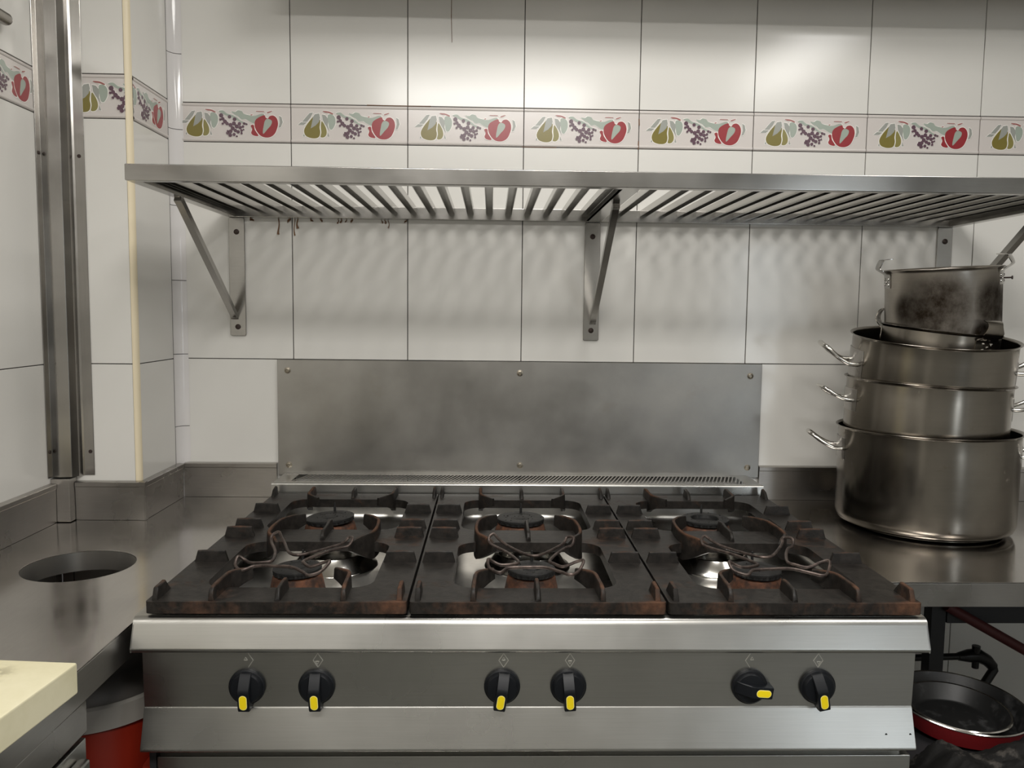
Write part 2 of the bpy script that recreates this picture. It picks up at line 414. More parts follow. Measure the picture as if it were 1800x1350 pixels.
# ---- border tiles with the fruit motif (relief glaze), cut where the photo's tiles are cut
def sx_(x): return (x-47)/2860
MOT = [
 ('leaf', [(210,122),(185,126),(155,160),(130,192),(165,192),(193,158)]),
 ('leaf', [(98,216),(122,195),(165,196),(142,216)]),
 ('pear', [(200,165),(172,200),(150,235),(143,265),(155,295),(185,310),(215,314),(240,310),(256,296),(262,265),(257,230),(262,180),(240,150),(215,150)]),
 ('pear_light', [(272,185),(290,205),(307,245),(308,280),(292,303),(264,304),(269,270),(266,230)]),
 ('leaf', [(222,134),(255,128),(262,160),(252,192),(228,218),(192,240),(203,190),(210,155)]),
 ('leaf', [(275,135),(300,140),(322,170),(318,215),(330,262),(312,230),(295,205),(280,175)]),
 ('sage', [(318,140),(350,135),(372,160),(372,205),(350,245),(330,240),(322,200)]),
 ('leaf', [(318,265),(330,300),(316,300)]), ('leaf', [(142,280),(150,300),(134,300)]),
 ('twig', [(280,110),(325,112),(358,128),(352,135),(322,124),(295,120)]),
 ('sage', [(378,125),(410,118),(440,140),(480,150),(515,170),(545,195),(590,212),(555,212),(515,190),(480,172),(440,158),(405,140)]),
 ('sage', [(470,125),(500,128),(520,115),(548,122),(562,140),(600,150),(640,155),(690,138),(712,142),(700,165),(662,190),(640,212),(605,198),(575,180),(545,182),(520,160),(495,148)]),
 ('twig', [(655,118),(708,119),(708,124),(655,123)]), ('twig', [(730,127),(768,115),(764,123),(738,134)]),
 ('twig', [(608,148),(626,143),(622,152)]),
 ('apple', [(712,148),(672,165),(646,188),(640,225),(652,262),(676,295),(706,312),(748,312),(783,290),(803,250),(812,210),(804,172),(780,150),(752,154),(738,172),(722,165)]),
 ('apple', [(612,226),(634,222),(642,258),(668,302),(632,300),(614,282),(622,254)]),
 ('sage', [(735,174),(766,188),(761,220),(736,250),(704,287),(700,266),(708,220),(716,190)]),
 ('leaf', [(820,150),(838,162),(846,198),(832,234),(816,240),(824,200)]),
]
GR = [(398,155,15),(410,180,12),(425,200,14),(440,215,12),(458,165,12),(495,182,13),(465,225,14),(490,213,14),(510,235,14),(480,250,14),(500,265,12),(530,215,12),(535,243,12),(465,272,13),(443,285,11),(462,300,13),(490,295,11),(520,275,12),(510,308,7),(556,235,9),(565,213,9),(545,265,9),(582,218,7),(392,186,8),(408,217,8),(545,285,8),(560,258,6),(445,270,7)]
def bt_poly(mb, pts, h, mi, plane):
    mb.mi = mi; mb.bm.verts.ensure_lookup_table()
    vs = [mb.bm.verts.new((p[0], -h, p[1])) for p in pts]
    f = mb.face(vs)
    # small skirt so each motif is a raised lozenge of glaze
    lo = [mb.bm.verts.new((p[0], -.0001, p[1])) for p in pts]
    for i in range(len(pts)):
        j = (i+1) % len(pts); mb.face([vs[i], vs[j], lo[j], lo[i]])
DM = ['outline', 'pear', 'pear_light', 'leaf', 'sage', 'grape', 'apple', 'twig']
def border_mesh(u0=0., u1=.3, seed=0):
    mb = MB(); H = ZB1-ZB0
    mb.mi = 0; mb.box(GAP, .3-GAP, 0, .004, GAP, H-GAP, .0005, 1)
    for v in (.0055, H-.0055):
        mb.prism([(-.0022*math.sin(PI*i/6), v-.0035*math.cos(PI*i/6)) for i in range(7)], GAP, .3-GAP, 'x')
    def tr(p): return (sx_(p[0]), (352-p[1])/2860*.97)
    for k, (n, pts) in enumerate(MOT):
        q = [tr(p) for p in pts]; q = [(v.x, v.y) for v in catmull([(a, b, 0) for a, b in q], 3, True)] if n != 'leaf' else q
        cx = sum(a for a, b in q)/len(q); cy = sum(b for a, b in q)/len(q); o = .0015; big = []
        for a, b in q:
            d = math.hypot(a-cx, b-cy) or 1; big.append((a+(a-cx)/d*o, b+(b-cy)/d*o))
        bt_poly(mb, big, .0004+.00004*k, 1, 0); bt_poly(mb, q, .0006+.00004*k, 1+DM.index(n), 0)
    for k, (x, y, r) in enumerate(GR):
        c = tr((x, y)); r = r*1.08/2860
        bt_poly(mb, circ(c[0], c[1], r+.0006, 12), .0009, 1, 0)
    for k, (x, y, r) in enumerate(GR):
        c = tr((x, y)); r = r*1.08/2860
        bt_poly(mb, circ(c[0], c[1], r, 12), .0013+.00003*k, 1+DM.index('grape'), 0)
    bmesh.ops.recalc_face_normals(mb.bm, faces=mb.bm.faces)
    # motif faces look toward -y
    for f in mb.bm.faces:
        if abs(f.normal.y) > .99 and f.calc_center_median().y < -.0003 and f.normal.y > 0: f.normal_flip()
    for lim, sgn in ((u0, -1), (u1, 1)):
        if (lim > 0 and sgn < 0) or (lim < .3 and sgn > 0):
            bmesh.ops.bisect_plane(mb.bm, geom=mb.bm.verts[:]+mb.bm.edges[:]+mb.bm.faces[:], plane_co=(lim, 0, 0), plane_no=(sgn, 0, 0), clear_outer=True)
    return mb
BM_ = [M['tile_border']]+[M['d_'+n] for n in DM]
full = border_mesh().build('border_tile', BM_, wall_back, recalc=False, smooth=False)
full.location = (T0, 0, ZB0)
first = border_mesh(.0235, .3).build('border_tile', BM_, wall_back, recalc=False, smooth=False); first.location = (T0-.3, 0, ZB0)
for k in range(1, 11):
    if T0+.3*k+.3 > XR+.01: break
    c = full.copy(); C.objects.link(c); c.parent = wall_back; c.location = (T0+.3*k, 0, ZB0)
pf = border_mesh(.0, .153).build('border_tile', BM_, pillar_face, recalc=False, smooth=False); pf.location = (-1.062, PY, ZB0)
ps = border_mesh(.095, .298).build('border_tile', BM_, pillar_side, recalc=False, smooth=False)
ps.location = (PX, -.028-.300, ZB0); ps.rotation_euler = (0, 0, PI/2)
for k in range(0, 5):
    c = full.copy(); C.objects.link(c); c.parent = wall_left; c.location = (LX, PY-.03-.3*(k+1), ZB0); c.rotation_euler = (0, 0, PI/2)

# ---------------------------------------------------------------- stainless corner guard
t = thing('corner_guard', 'tall folded stainless steel corner guard in the left corner of the tiled wall', 'corner guard', (-1.06, -.262, .09))
mb = MB()
prof = [(LX+.0008, -.297), (LX+.0025, -.297), (LX+.0028, -.279), (LX+.006, -.2795), (-1.067, -.2825), (-1.043, -.277), (-1.034, -.262),
        (-1.0300, -.2525), (-1.0255, -.2508), (-1.0035, -.2505), (-1.0035, -.2488), (LX+.0008, -.2488)]
mb.prism(prof, .105, CEIL-.002, 'z', bev=.0006, seg=1); mb.build('guard_profile', M['steel_guard'], t, sharp=.12)
mb = MB(); mb.box(LX+.0008, -1.045, -.287, -.2488, .0015, .102, .002); mb.build('guard_foot', M['steel_upstand'], t)
for (x, y, z, ax) in ((-1.0154, -.2505, .84, 'y'), (-1.0119, -.2505, .161, 'y'), (LX+.0025, -.287, .84, 'x'), (LX+.0025, -.287, .165, 'x')):
    mb = MB()
    if ax == 'y': mb.lathe([(.0045, 0), (.004, .0015), (.001, .002)], 14, (x, y, z), axis='y')
    else: mb.lathe([(.0045, 0), (.004, .0015), (.001, .002)], 14, (x, y, z), axis='x')
    mb.build('screw', M['screw'], t)

# ---------------------------------------------------------------- worktops
HC, HR = (-.868, -.608), .101
t = thing('worktop', 'stainless steel corner worktop with a round waste hole left of the cooker', 'worktop', (-.86, -.9, -.05))
outer = [(LX+.001, -2.6), (-.640, -2.6), (-.640, -.0015), (PX+.0015, -.0015), (PX+.0015, PY-.0018), (LX+.001, PY-.0018)]
mb = MB(); mb.prism(outer, -.0025, 0., 'z', holes=[circ(HC[0], HC[1], HR, 64)], bev=.0004, seg=1); mb.build('top_sheet', M['steel_top'], t)
mb = MB(); mb.box(-.644, -.640, -2.6, -.005, -.052, -.0028, .0008); mb.build('edge_apron', M['steel_upstand'], t)
mb = MB(); mb.lathe([(HR+.0005, -.0008), (HR+.0005, -.040), (HR-.001, -.040), (HR-.0006, -.001)], 64, (HC[0], HC[1], 0), False, False)
mb.build('waste_hole_collar', M['ring'], t)
def upstand(a, b, nx, ny, parent, z1=.090):
    """folded upstand from a to b, front face offset along the normal"""
    mb = MB(); w_ = .0135; ax, ay = a; bx, by = b; d = Vector((bx-ax, by-ay, 0)).normalized()
    sec = [(.0005, 0), (w_-.001, 0), (w_, z1-.012), (w_+.0018, z1-.010), (w_+.0018, z1-.001), (w_, z1), (.0005, z1+.0015)]
    n = Vector((nx, ny, 0)); R_ = []
    for p in (a, b): R_.append([mb.bm.verts.new(Vector((p[0], p[1], .0006))+n*s_+Vector((0, 0, z_))) for s_, z_ in sec])
    k = len(sec)
    for i in range(k): mb.face([R_[0][i], R_[0][(i+1) % k], R_[1][(i+1) % k], R_[1][i]])
    mb.face(R_[0][::-1]); mb.face(R_[1])
    return mb.build('upstand', M['steel_upstand'], parent, sharp=.3)
upstand((LX+.0005, -2.6), (LX+.0005, -.2885), 1, 0, t)
upstand((-1.0440, PY-.0015), (PX+.0160, PY-.0015), 0, -1, t)
upstand((PX+.0010, PY-.016), (PX+.0010, -.016), 1, 0, t, .0895)
upstand((PX+.0150, -.0005), (-.640, -.0005), 0, -1, t)
# base unit under the near end of the corner worktop
t2 = thing('base_cabinet', 'stainless steel base unit under the cutting board end of the corner worktop', 'cabinet', (-.86, -1.5, FLOOR))
mb = MB(); mb.box(LX+.004, -.645, -2.58, -1.052, FLOOR+.002, -.110, .002); mb.build('body', M['steel_front'], t2)
mb = MB(); mb.box(LX+.004, -.6445, -2.58, -1.047, -.104, -.055, .003); mb.build('top_rail', M['steel_upstand'], t2)
mb = MB(); mb.box(-.6445, -.628, -2.5, -1.075, FLOOR+.10, -.128, .004); mb.build('door', M['steel_front'], t2)

t = thing('worktop', 'dark stainless steel worktop under the stack of stock pots right of the cooker', 'worktop', (1.4, -.35, -.05))
mb = MB(); mb.box(.642, 2.3, -.6935, -.0015, -.0025, 0, .0005, 1); mb.build('top_sheet', M['steel_top'], t)
mb = MB(); mb.box(.642, 2.3, -.6935, -.690, -.048, -.0028, .0008); mb.build('front_apron', M['steel_upstand'], t)
upstand((.650, -.0005), (2.3, -.0005), 0, -1, t)
for (x, y) in ((.990, -.30), (.72, -.04), (2.2, -.62), (2.2, -.04)):
    mb = MB(); mb.box(x-.018, x+.018, y-.018, y+.018, FLOOR+.001, -.0035, .003); mb.build('leg', M['dark_leg'], t)
mb = MB(); mb.box(1.010, 2.18, -.318, -.285, -.225, -.175, .002); mb.build('crossbar', M['dark_leg'], t)
mb = MB(); mb.box(.66, 2.25, -.95, -.56, -.320, -.303, .003); mb.build('lower_shelf', M['dark_leg'], t)

# ---------------------------------------------------------------- splash panel
t = thing('splash_panel', 'wide smudged stainless steel splash panel screwed to the tiles behind the cooker', 'panel', (.006, -.008, .21))
mb = MB(); mb.box(-.636, .648, -.0115, -.0008, .0605, .3668, .0008, 1); mb.build('sheet', M['steel_panel'], t)
for (x, z) in ((-.6086, .3387), (-.6079, .0875), (.0022, .337), (.0053, .0901), (.6168, .3352), (.6174, .088)):
    mb = MB(); mb.lathe([(.0085, 0), (.0085, .0008), (.0065, .0012), (.0062, .004), (.004, .0046), (.0035, .0030)], 20, (x, -.0115, z), axis='y'); mb.build('screw', M['screw_bright'], t)

# ---------------------------------------------------------------- slatted wall rack
RZ0, RZ1, RXL, RXR, RYF = .7337, .764, -.757, 1.148, -.616
t = thing('slatted_rack', 'long slatted stainless steel rack on braced brackets above the cooker', 'rack', (.195, -.3, .43))
bw = .024
mb = MB(); mb.box(RXL, RXR, RYF, RYF+bw, RZ0, RZ1, .0018); mb.build('front_rail', M['steel_rack'], t)
mb = MB(); mb.box(RXL+bw, RXR-bw, -bw-.002, -.002, RZ0, RZ1, .0012); mb.build('back_rail', M['steel_rack'], t)
for x in (RXL, RXR-bw):
    mb = MB(); mb.box(x, x+bw, RYF+bw-.001, -.002, RZ0, RZ1, .0012); mb.build('side_rail', M['steel_rack'], t)
def slat():
    mb = MB(); w_, h_, th = .0088, .0145, .0013; y0, y1 = RYF+bw-.004, -bw+.000
    sec = [(-w_, -h_), (-w_, 0), (w_, 0), (w_, -h_), (w_-th, -h_), (w_-th, -th), (-w_+th, -th), (-w_+th, -h_)]
    mb.prism(sec, y0, y1, 'y')
    mb.box(-w_+.001, w_-.001, -bw-.0025, -bw-.0005, -h_-.003, -.002)
    return mb
s0 = slat().build('slat', M['steel_rack'], None, world=False)
xs = [-.7335+.04895*k for k in range(19)]+[.302+.04895*k for k in range(17)]
for i, x in enumerate(xs):
    o = s0 if i == 0 else s0.copy()
    if i: C.objects.link(o)
    o.parent = t; o.location = Vector((x+.015, 0, RZ1-.001)) - wloc(t)
for i, x in enumerate((.2520,)):
    o = s0.copy(); C.objects.link(o); o.parent = t; o.location = Vector((x, 0, RZ1-.001)) - wloc(t)
mb = MB(); mb.box(.171, .208, RYF+bw, -bw, RZ0+.001, RZ0+.004); mb.box(.171, .1745, RYF+bw, -bw, RZ0+.001, RZ1-.001); mb.build('support_bar', M['steel_rack'], t)
for bx, zb in ((-.7375, .428), (.189, .425), (1.1255, .425)):
    mb = MB(); mb.prism(rrect(bx-.0205, bx+.0205, zb, RZ0-.0005, .004, 3), -.0055, -.0008, 'y', bev=.0008, seg=1)
    br = mb.build('bracket_plate', M['steel_rack'], t)
    for z in (.697, .4515):
        mb = MB(); mb.lathe([(.0072, 0), (.0068, .002), (.004, .0034), (.0012, .0036)], 16, (bx, -.0055, z), axis='y'); mb.build('screw', M['screw'], br)
    dx = {-.7375: -.008, .189: .004, 1.1255: .008}[bx]
    mb = MB(); sq = .0075
    mb.sweep([(bx+dx, -.0065, zb+.047), (bx+dx, -.012, zb+.055), (bx+dx, -.372, RZ0-.008), (bx+dx, -.385, RZ0-.001)], [(-sq, -sq), (sq, -sq), (sq, sq), (-sq, sq)], (0, -.6, 1))
    mb.build('brace', M['steel_rack'], t)

# grease runs on the tiles under the rack
gr = MB()
def drip(x, z0, z1, r=.0013):
    r *= 1.35
    n = 8; pts = []
    for i in range(n+1):
        tt = i/n; pts.append((x+.0015*math.sin(tt*5+x*40), -.0006, z0+(z1-z0)*tt))
    gr.tube(pts, [r*(.7+.9*(i/n)**3) for i in range(n+1)], 6)
for x, a, b, r in ((-.630, .733, .692, .0016), (-.5887, .733, .690, .0010), (-.5812, .733, .708, .0018), (-.602, .733, .726, .003), (-.545, .733, .727, .002), (-.52, .733, .728, .002),
                   (-.476, .733, .722, .0012), (-.468, .733, .724, .0016), (-.455, .733, .726, .0012), (-.44, .733, .727, .002), (-.362, .733, .725, .0012), (-.3535, .733, .724, .0014), (-.345, .733, .712, .001), (-.30, .733, .728, .002), (-.70, .733, .727, .003)):
    drip(x, a, b, r)
for pts, r in (([(-.1833, -.0006, 1.34), (-.1840, -.0006, 1.25), (-.1822, -.0006, 1.185)], .0007), ([(-.40, -.0006, 1.0245), (-.33, -.0006, 1.0240), (-.235, -.0006, 1.0243)], .0011), ([(.3045, -.0006, 1.002), (.3052, -.0006, .985)], .0016), ([(.3045, -.0006, .945), (.3040, -.0006, .924)], .0015), ([(.0, -.0006, .9255), (.09, -.0006, .9250)], .0009)):
    gr.tube(pts, r, 6)
gr.build('grease_run', M['grease'], wall_back)

# ---------------------------------------------------------------- the cooker
COOK = thing('gas_cooker', 'six-burner stainless steel gas cooker with black knobs in the middle of the kitchen', 'cooker', (0, -.55, FLOOR))
GX = (-.4075, .0035, .4145)     # grate centre lines
SX0, SX1 = -.6285, .6255
def basin_loop(cx, z, inset, r): return [(p[0], p[1], z) for p in rrect(cx-.188+inset, cx+.188-inset, -.895+inset, -.165-inset, r, 6)]
holes = [[(p[0], p[1]) for p in basin_loop(cx, 0, 0, .03)] for cx in GX]
mb = MB(); mb.prism([(SX0, -.918), (SX1, -.918), (SX1, -.128), (SX0, -.128)], .0150, .0180, 'z', holes=holes)
nose = [(-.914, .018), (-.9195, .0178), (-.9245, .0160), (-.9280, .0125), (-.9300, .0070), (-.9425, -.0260), (-.9428, -.0300), (-.9400, -.0335), (-.9360, -.0345), (-.9280, -.0345), (-.9280, -.0325), (-.9385, -.0315), (-.9405, -.0285), (-.9275, .0070), (-.9225, .0150), (-.914, .0152)]
mb.prism(nose, SX0, SX1, 'x'); 
for x0, x1 in ((SX0, SX0+.002), (SX1-.002, SX1)):
    mb.prism([(-.9, .0178), (-.9245, .0160), (-.930, .0070), (-.9425, -.0260), (-.9420, -.0335), (-.9, -.0345)], x0, x1, 'x')
mb.build('hob_deck', M['steel_front'], COOK, sharp=.9)
for cx in GX:
    mb = MB(); mb.loft([basin_loop(cx, .0178, 0, .03), basin_loop(cx, .010, .002, .03), basin_loop(cx, -.008, .008, .045), basin_loop(cx, -.017, .014, .055), basin_loop(cx, -.022, .028, .055)])
    b_ = mb.build('drip_basin', M['basin'], COOK, recalc=False)
    for f in b_.data.polygons: f.flip()
    mb = MB(); mb.lathe([(.088, -.0215), (.086, -.0180), (.078, -.0140), (.0670, .0030), (.0650, .0065), (.0615, .0075), (.0590, .0055), (.0575, .000), (.0565, -.0205), (.001, -.0210)], 64, (cx+(.016, 0, -.024)[GX.index(cx)], -.528, 0), False, True)
    mb.build('raised_ring', M['chrome'], COOK)
def burner(cx, cy, r, tilt=0., ring=False, sc_=1.):
    base = MB(); R0 = r*1.17
    base.lathe([(R0*1.10, -.0215), (R0*1.09, -.017), (R0, -.014), (r*1.02, .017), (r*.98, .021), (r*.5, .022)], 40, (cx, cy, 0), False, True)
    o = base.build('burner', M['burner_rust'], COOK)
    cap = MB(); n = 88; rings = []
    def rg(rr, z, teeth=False):
        out = []
        for i in range(n):
            a = 2*PI*i/n; q = rr*(.955 if teeth and (i//2) % 2 else 1.)
            p = Vector((q*math.cos(a), q*math.sin(a), z))
            out.append(cap.bm.verts.new(p))
        return out
    lay = [rg(r*.93, .0), rg(r*.99, .0012, True), rg(r*.99, .0062, True), rg(r, .0068), rg(r*1.0, .0105), rg(r*.95, .0120)]
    if ring: lay += [rg(r*.62, .0125), rg(r*.58, .0110), rg(r*.55, .0035), rg(r*.1, .0030)]
    else: lay += [rg(r*.62, .0122), rg(r*.58, .0112), rg(r*.40, .0112), rg(r*.36, .0124), rg(r*.05, .0124)]
    for a, b in zip(lay, lay[1:]):
        for k in range(n): cap.face([a[k], a[(k+1) % n], b[(k+1) % n], b[k]])
    cap.face(lay[0][::-1]); cap.face(lay[-1])
    random.seed(int(cx*1000+cy*977))
    for k in range(26):                    # burnt-on crumbs on the cap
        a = random.uniform(0, 2*PI); q = r*random.uniform(.1 if not ring else .68, .92); s_ = random.uniform(.0006, .0017)
        cap.lathe([(s_, 0), (s_*.8, s_*.8), (s_*.2, s_*1.1)], 6, (q*math.cos(a), q*math.sin(a), .0118))
    c = cap.build('burner_cap', M['burner_cap'], o, world=False, local_origin=None)
    c.location = Vector((cx, cy, .0235)) - wloc(o); c.rotation_euler = (0, tilt, 0)
    pin = MB(); pin.lathe([(.0028, 0), (.0028, .012), (.0018, .0135), (.0016, .021), (.0005, .022)], 10, (cx+.002, cy+r*.80, .0345)); pin.build('spark_pin', M['burner_cap'], o)
for i, cx in enumerate(GX):
    burner(cx+(-.014, -.001, .002)[i], -.722, .0435, (-.03, 0, .02)[i])
    burner(cx+(-.026, -.008, .002)[i], -.352, .0535, (-.07, 0, 0)[i], ring=(i == 2))
# back rail, vent strip
mb = MB(); mb.prism([(-.1385, .0182), (-.1370, .0600), (-.1355, .0640), (-.1325, .0652), (-.1290, .0655), (-.1290, .0630), (-.130, .0625), (-.1335, .0590), (-.1345, .0182)], SX0+.006, SX1-.004, 'x')
mb.build('flue_rail', M['steel_front'], COOK, sharp=.9)
mb = MB(); mb.box(SX0+.012, SX1-.01, -.128, -.012, .020, .0400); mb.build('flue_box', M['black'], COOK)
mb = MB(); 
mb.box(SX0+.010, -.578, -.1300, -.0125, .0648, .0656); mb.box(.580, SX1-.008, -.1300, -.0125, .0648, .0656); mb.box(-.578, .580, -.1300, -.1190, .0648, .0656); mb.box(-.578, .580, -.030, -.0125, .0648, .0656)
mb.mi = 1
for k in range(116):
    x = -.578+.0100*k; mb.prism([(x, -.1190), (x+.0034, -.1190), (x+.0334, -.030), (x+.0300, -.030)] if x+.0342 < .58 else [(x, -.1190), (x+.0042, -.1190), (min(.58, x+.0342), -.1190+(min(.58, x+.0342)-x-.0042)/.03*.089), (min(.58, x+.030), -.1190+(min(.58, x+.0300)-x)/.03*.089)], .0648, .0656, 'z')
mb.build('vent_grille', [M['steel_front'], M['steel']], COOK, smooth=False)
# control panel
KX0, KX1 = -.6155, .6085
mb = MB(); cp = [(-.9296, -.0350), (-.9263, -.1275), (-.9280, -.1300), (-.9472, -.1860), (-.9475, -.1900), (-.9450, -.1925), (-.930, -.1935), (-.90, -.1935), (-.90, -.0350)]
mb.prism(cp, KX0, KX1, 'x', bev=.0008, seg=2); CPN = mb.build('control_panel', M['steel_front'], COOK, sharp=.5)
mb = MB(); mb.box(SX0+.006, SX1-.006, -.905, -.135, -.192, -.045)
mb.box(SX0+.006, SX0+.009, -.905, -.135, -.045, .0148); mb.box(SX1-.009, SX1-.006, -.905, -.135, -.045, .0148); mb.box(SX0+.009, SX1-.009, -.138, -.135, -.045, .0148); mb.box(SX0+.02, SX1-.02, -.90, -.14, -.2435, -.193)
mb.build('hob_body', M['steel_front'], COOK)
mb = MB(); mb.box(-.600, .6135, -.922, -.903, -.2420, -.2125, .002); mb.build('front_frame', M['steel_front'], COOK)
mb = MB(); mb.box(-.6135, -.603, -.918, -.895, -.2435, -.198, .001); mb.build('corner_post', M['dark_leg'], COOK)
mb = MB(); mb.box(-.452, .606, -.918, -.900, FLOOR+.12, -.2445, .003); od = mb.build('oven_door', M['steel_front'], COOK)
mb = MB(); mb.tube([(-.40, -.925, -.33), (-.40, -.955, -.33), (.55, -.955, -.33), (.55, -.925, -.33)], .009, 10); mb.build('door_handle', M['chrome'], od)
mb = MB(); mb.box(-.600, -.455, -.70, -.16, FLOOR+.12, -.2430); mb.box(-.45, .61, -.898, -.16, FLOOR+.12, -.30)
mb.build('oven_body', M['black'], COOK)
for x in (-.56, .57):
    for y in (-.86, -.2):
        mb = MB(); mb.lathe([(.02, FLOOR), (.02, FLOOR+.12)], 14, (x, y, 0)); mb.build('leg', M['steel'], COOK)
for x in (.562, .601-.018*0-.0):
    mb = MB(); mb.lathe([(.0022, .0), (.0020, .0006)], 10, (x, -.9405, -.168), axis='y'); mb.build('rivet_hole', M['black'], COOK)
def knob():
    mb = MB()
    mb.lathe([(.0285, 0), (.0288, .003), (.0280, .0055), (.0262, .0065), (.0250, .0100), (.0225, .0125), (.010, .0140), (.0005, .0142)], 44, axis='y')
    # grip bar, pointer down: side profile in (y,z), narrowed to rounded ends
    def gl(hw, k): return [(hw*a, b) for a, b in ((-1, 0), (1, 0))]
    prof = [(.0255, .0), (.0240, .0120), (.0180, .0170), (.0050, .0245), (.0010, .0262), (-.0030, .0264), (-.0300, .0220), (-.0326, .0200), (-.0336, .0150), (-.0330, .0)]
    sec = []
    def L(x, s_): return [(x, -y*s_-0.0, z*(1 if s_ == 1 else .97)) for z, y in prof]
    mb.loft([L(-.0092, .93), L(-.0082, 1), L(.0082, 1), L(.0092, .93)], True, True)
    return mb
def inlay():
    mb = MB(); a = math.atan2(.0044, .027)
    def pill(w_, h_, d): return [(p[0], -.0287-d+(p[1])*math.sin(-a)*-1, -.0175+p[1]*math.cos(a)) for p in rrect(-w_, w_, -h_, h_, w_*.98, 6)]
    def lay(w_, h_, d):
        return [(p[0], -(.0242+d)-p[1]*math.tan(a), -.0165+p[1]) for p in rrect(-w_, w_, -h_, h_, w_*.98, 6)]
    mb.mi = 1; mb.loft([lay(.0060, .0124, -.002), lay(.0060, .0124, .0004)], True, True)
    mb.mi = 0; mb.loft([lay(.0051, .0115, .0003), lay(.0051, .0115, .0007)], True, True)
    return mb
k0 = knob().build('knob', M['knob'], None, world=False, sharp=.5); i0 = inlay().build('indicator_inlay', [M['yellow'], M['yellow_rim']], None, world=False)
for j, (x, ang) in enumerate(((-.4601, 1), (-.3498, -1), (-.0534, 8), (.0534, -4), (.3474, -82), (.4587, -12))):
    k = k0 if j == 0 else k0.copy(); il = i0 if j == 0 else i0.copy()
    if j: C.objects.link(k); C.objects.link(il)
    k.parent = COOK; k.location = Vector((x*.985, -.9283, -.0925)) - wloc(COOK); k.rotation_euler = (0, math.radians(ang), 0); il.parent = k
    # engraved burner diagram above each knob
    mb = MB(); c = x*.985+(.002 if j in (0, 1, 2, 3) else 0); zc = -.0505; hw, hh, th = .0075, .0115, .0006
    P_ = [(c, zc+hh), (c+hw, zc), (c, zc-hh), (c-hw, zc)]
    skip = {0: (2, 3), 4: (0, 1)}.get(j, ())
    for q in range(4):
        if q in skip: continue
        a, b = Vector(P_[q]), Vector(P_[(q+1) % 4]); n_ = (b-a).normalized(); n_ = Vector((-n_.y, n_.x))*th
        mb.prism([tuple(a+n_), tuple(b+n_), tuple(b-n_), tuple(a-n_)], -.9296, -.9286, 'y')
    tx, tz = {0: (-.004, .002), 1: (-.001, -.004), 2: (0, .002), 3: (0, -.003), 4: (.003, .003), 5: (.001, -.004)}[j]
    up = 1 if j in (0, 2, 4) else -1
    T_ = [(c+tx-.0028, zc+tz-.002*up), (c+tx+.0028, zc+tz-.002*up), (c+tx, zc+tz+.003*up)]
    for q in range(3):
        a, b = Vector(T_[q]), Vector(T_[(q+1) % 3]); n_ = (b-a).normalized(); n_ = Vector((-n_.y, n_.x))*th*.8
        mb.prism([tuple(a+n_), tuple(b+n_), tuple(b-n_), tuple(a-n_)], -.9296, -.9286, 'y')
    mb.build('burner_symbol', M['engrave_bg'], COOK)

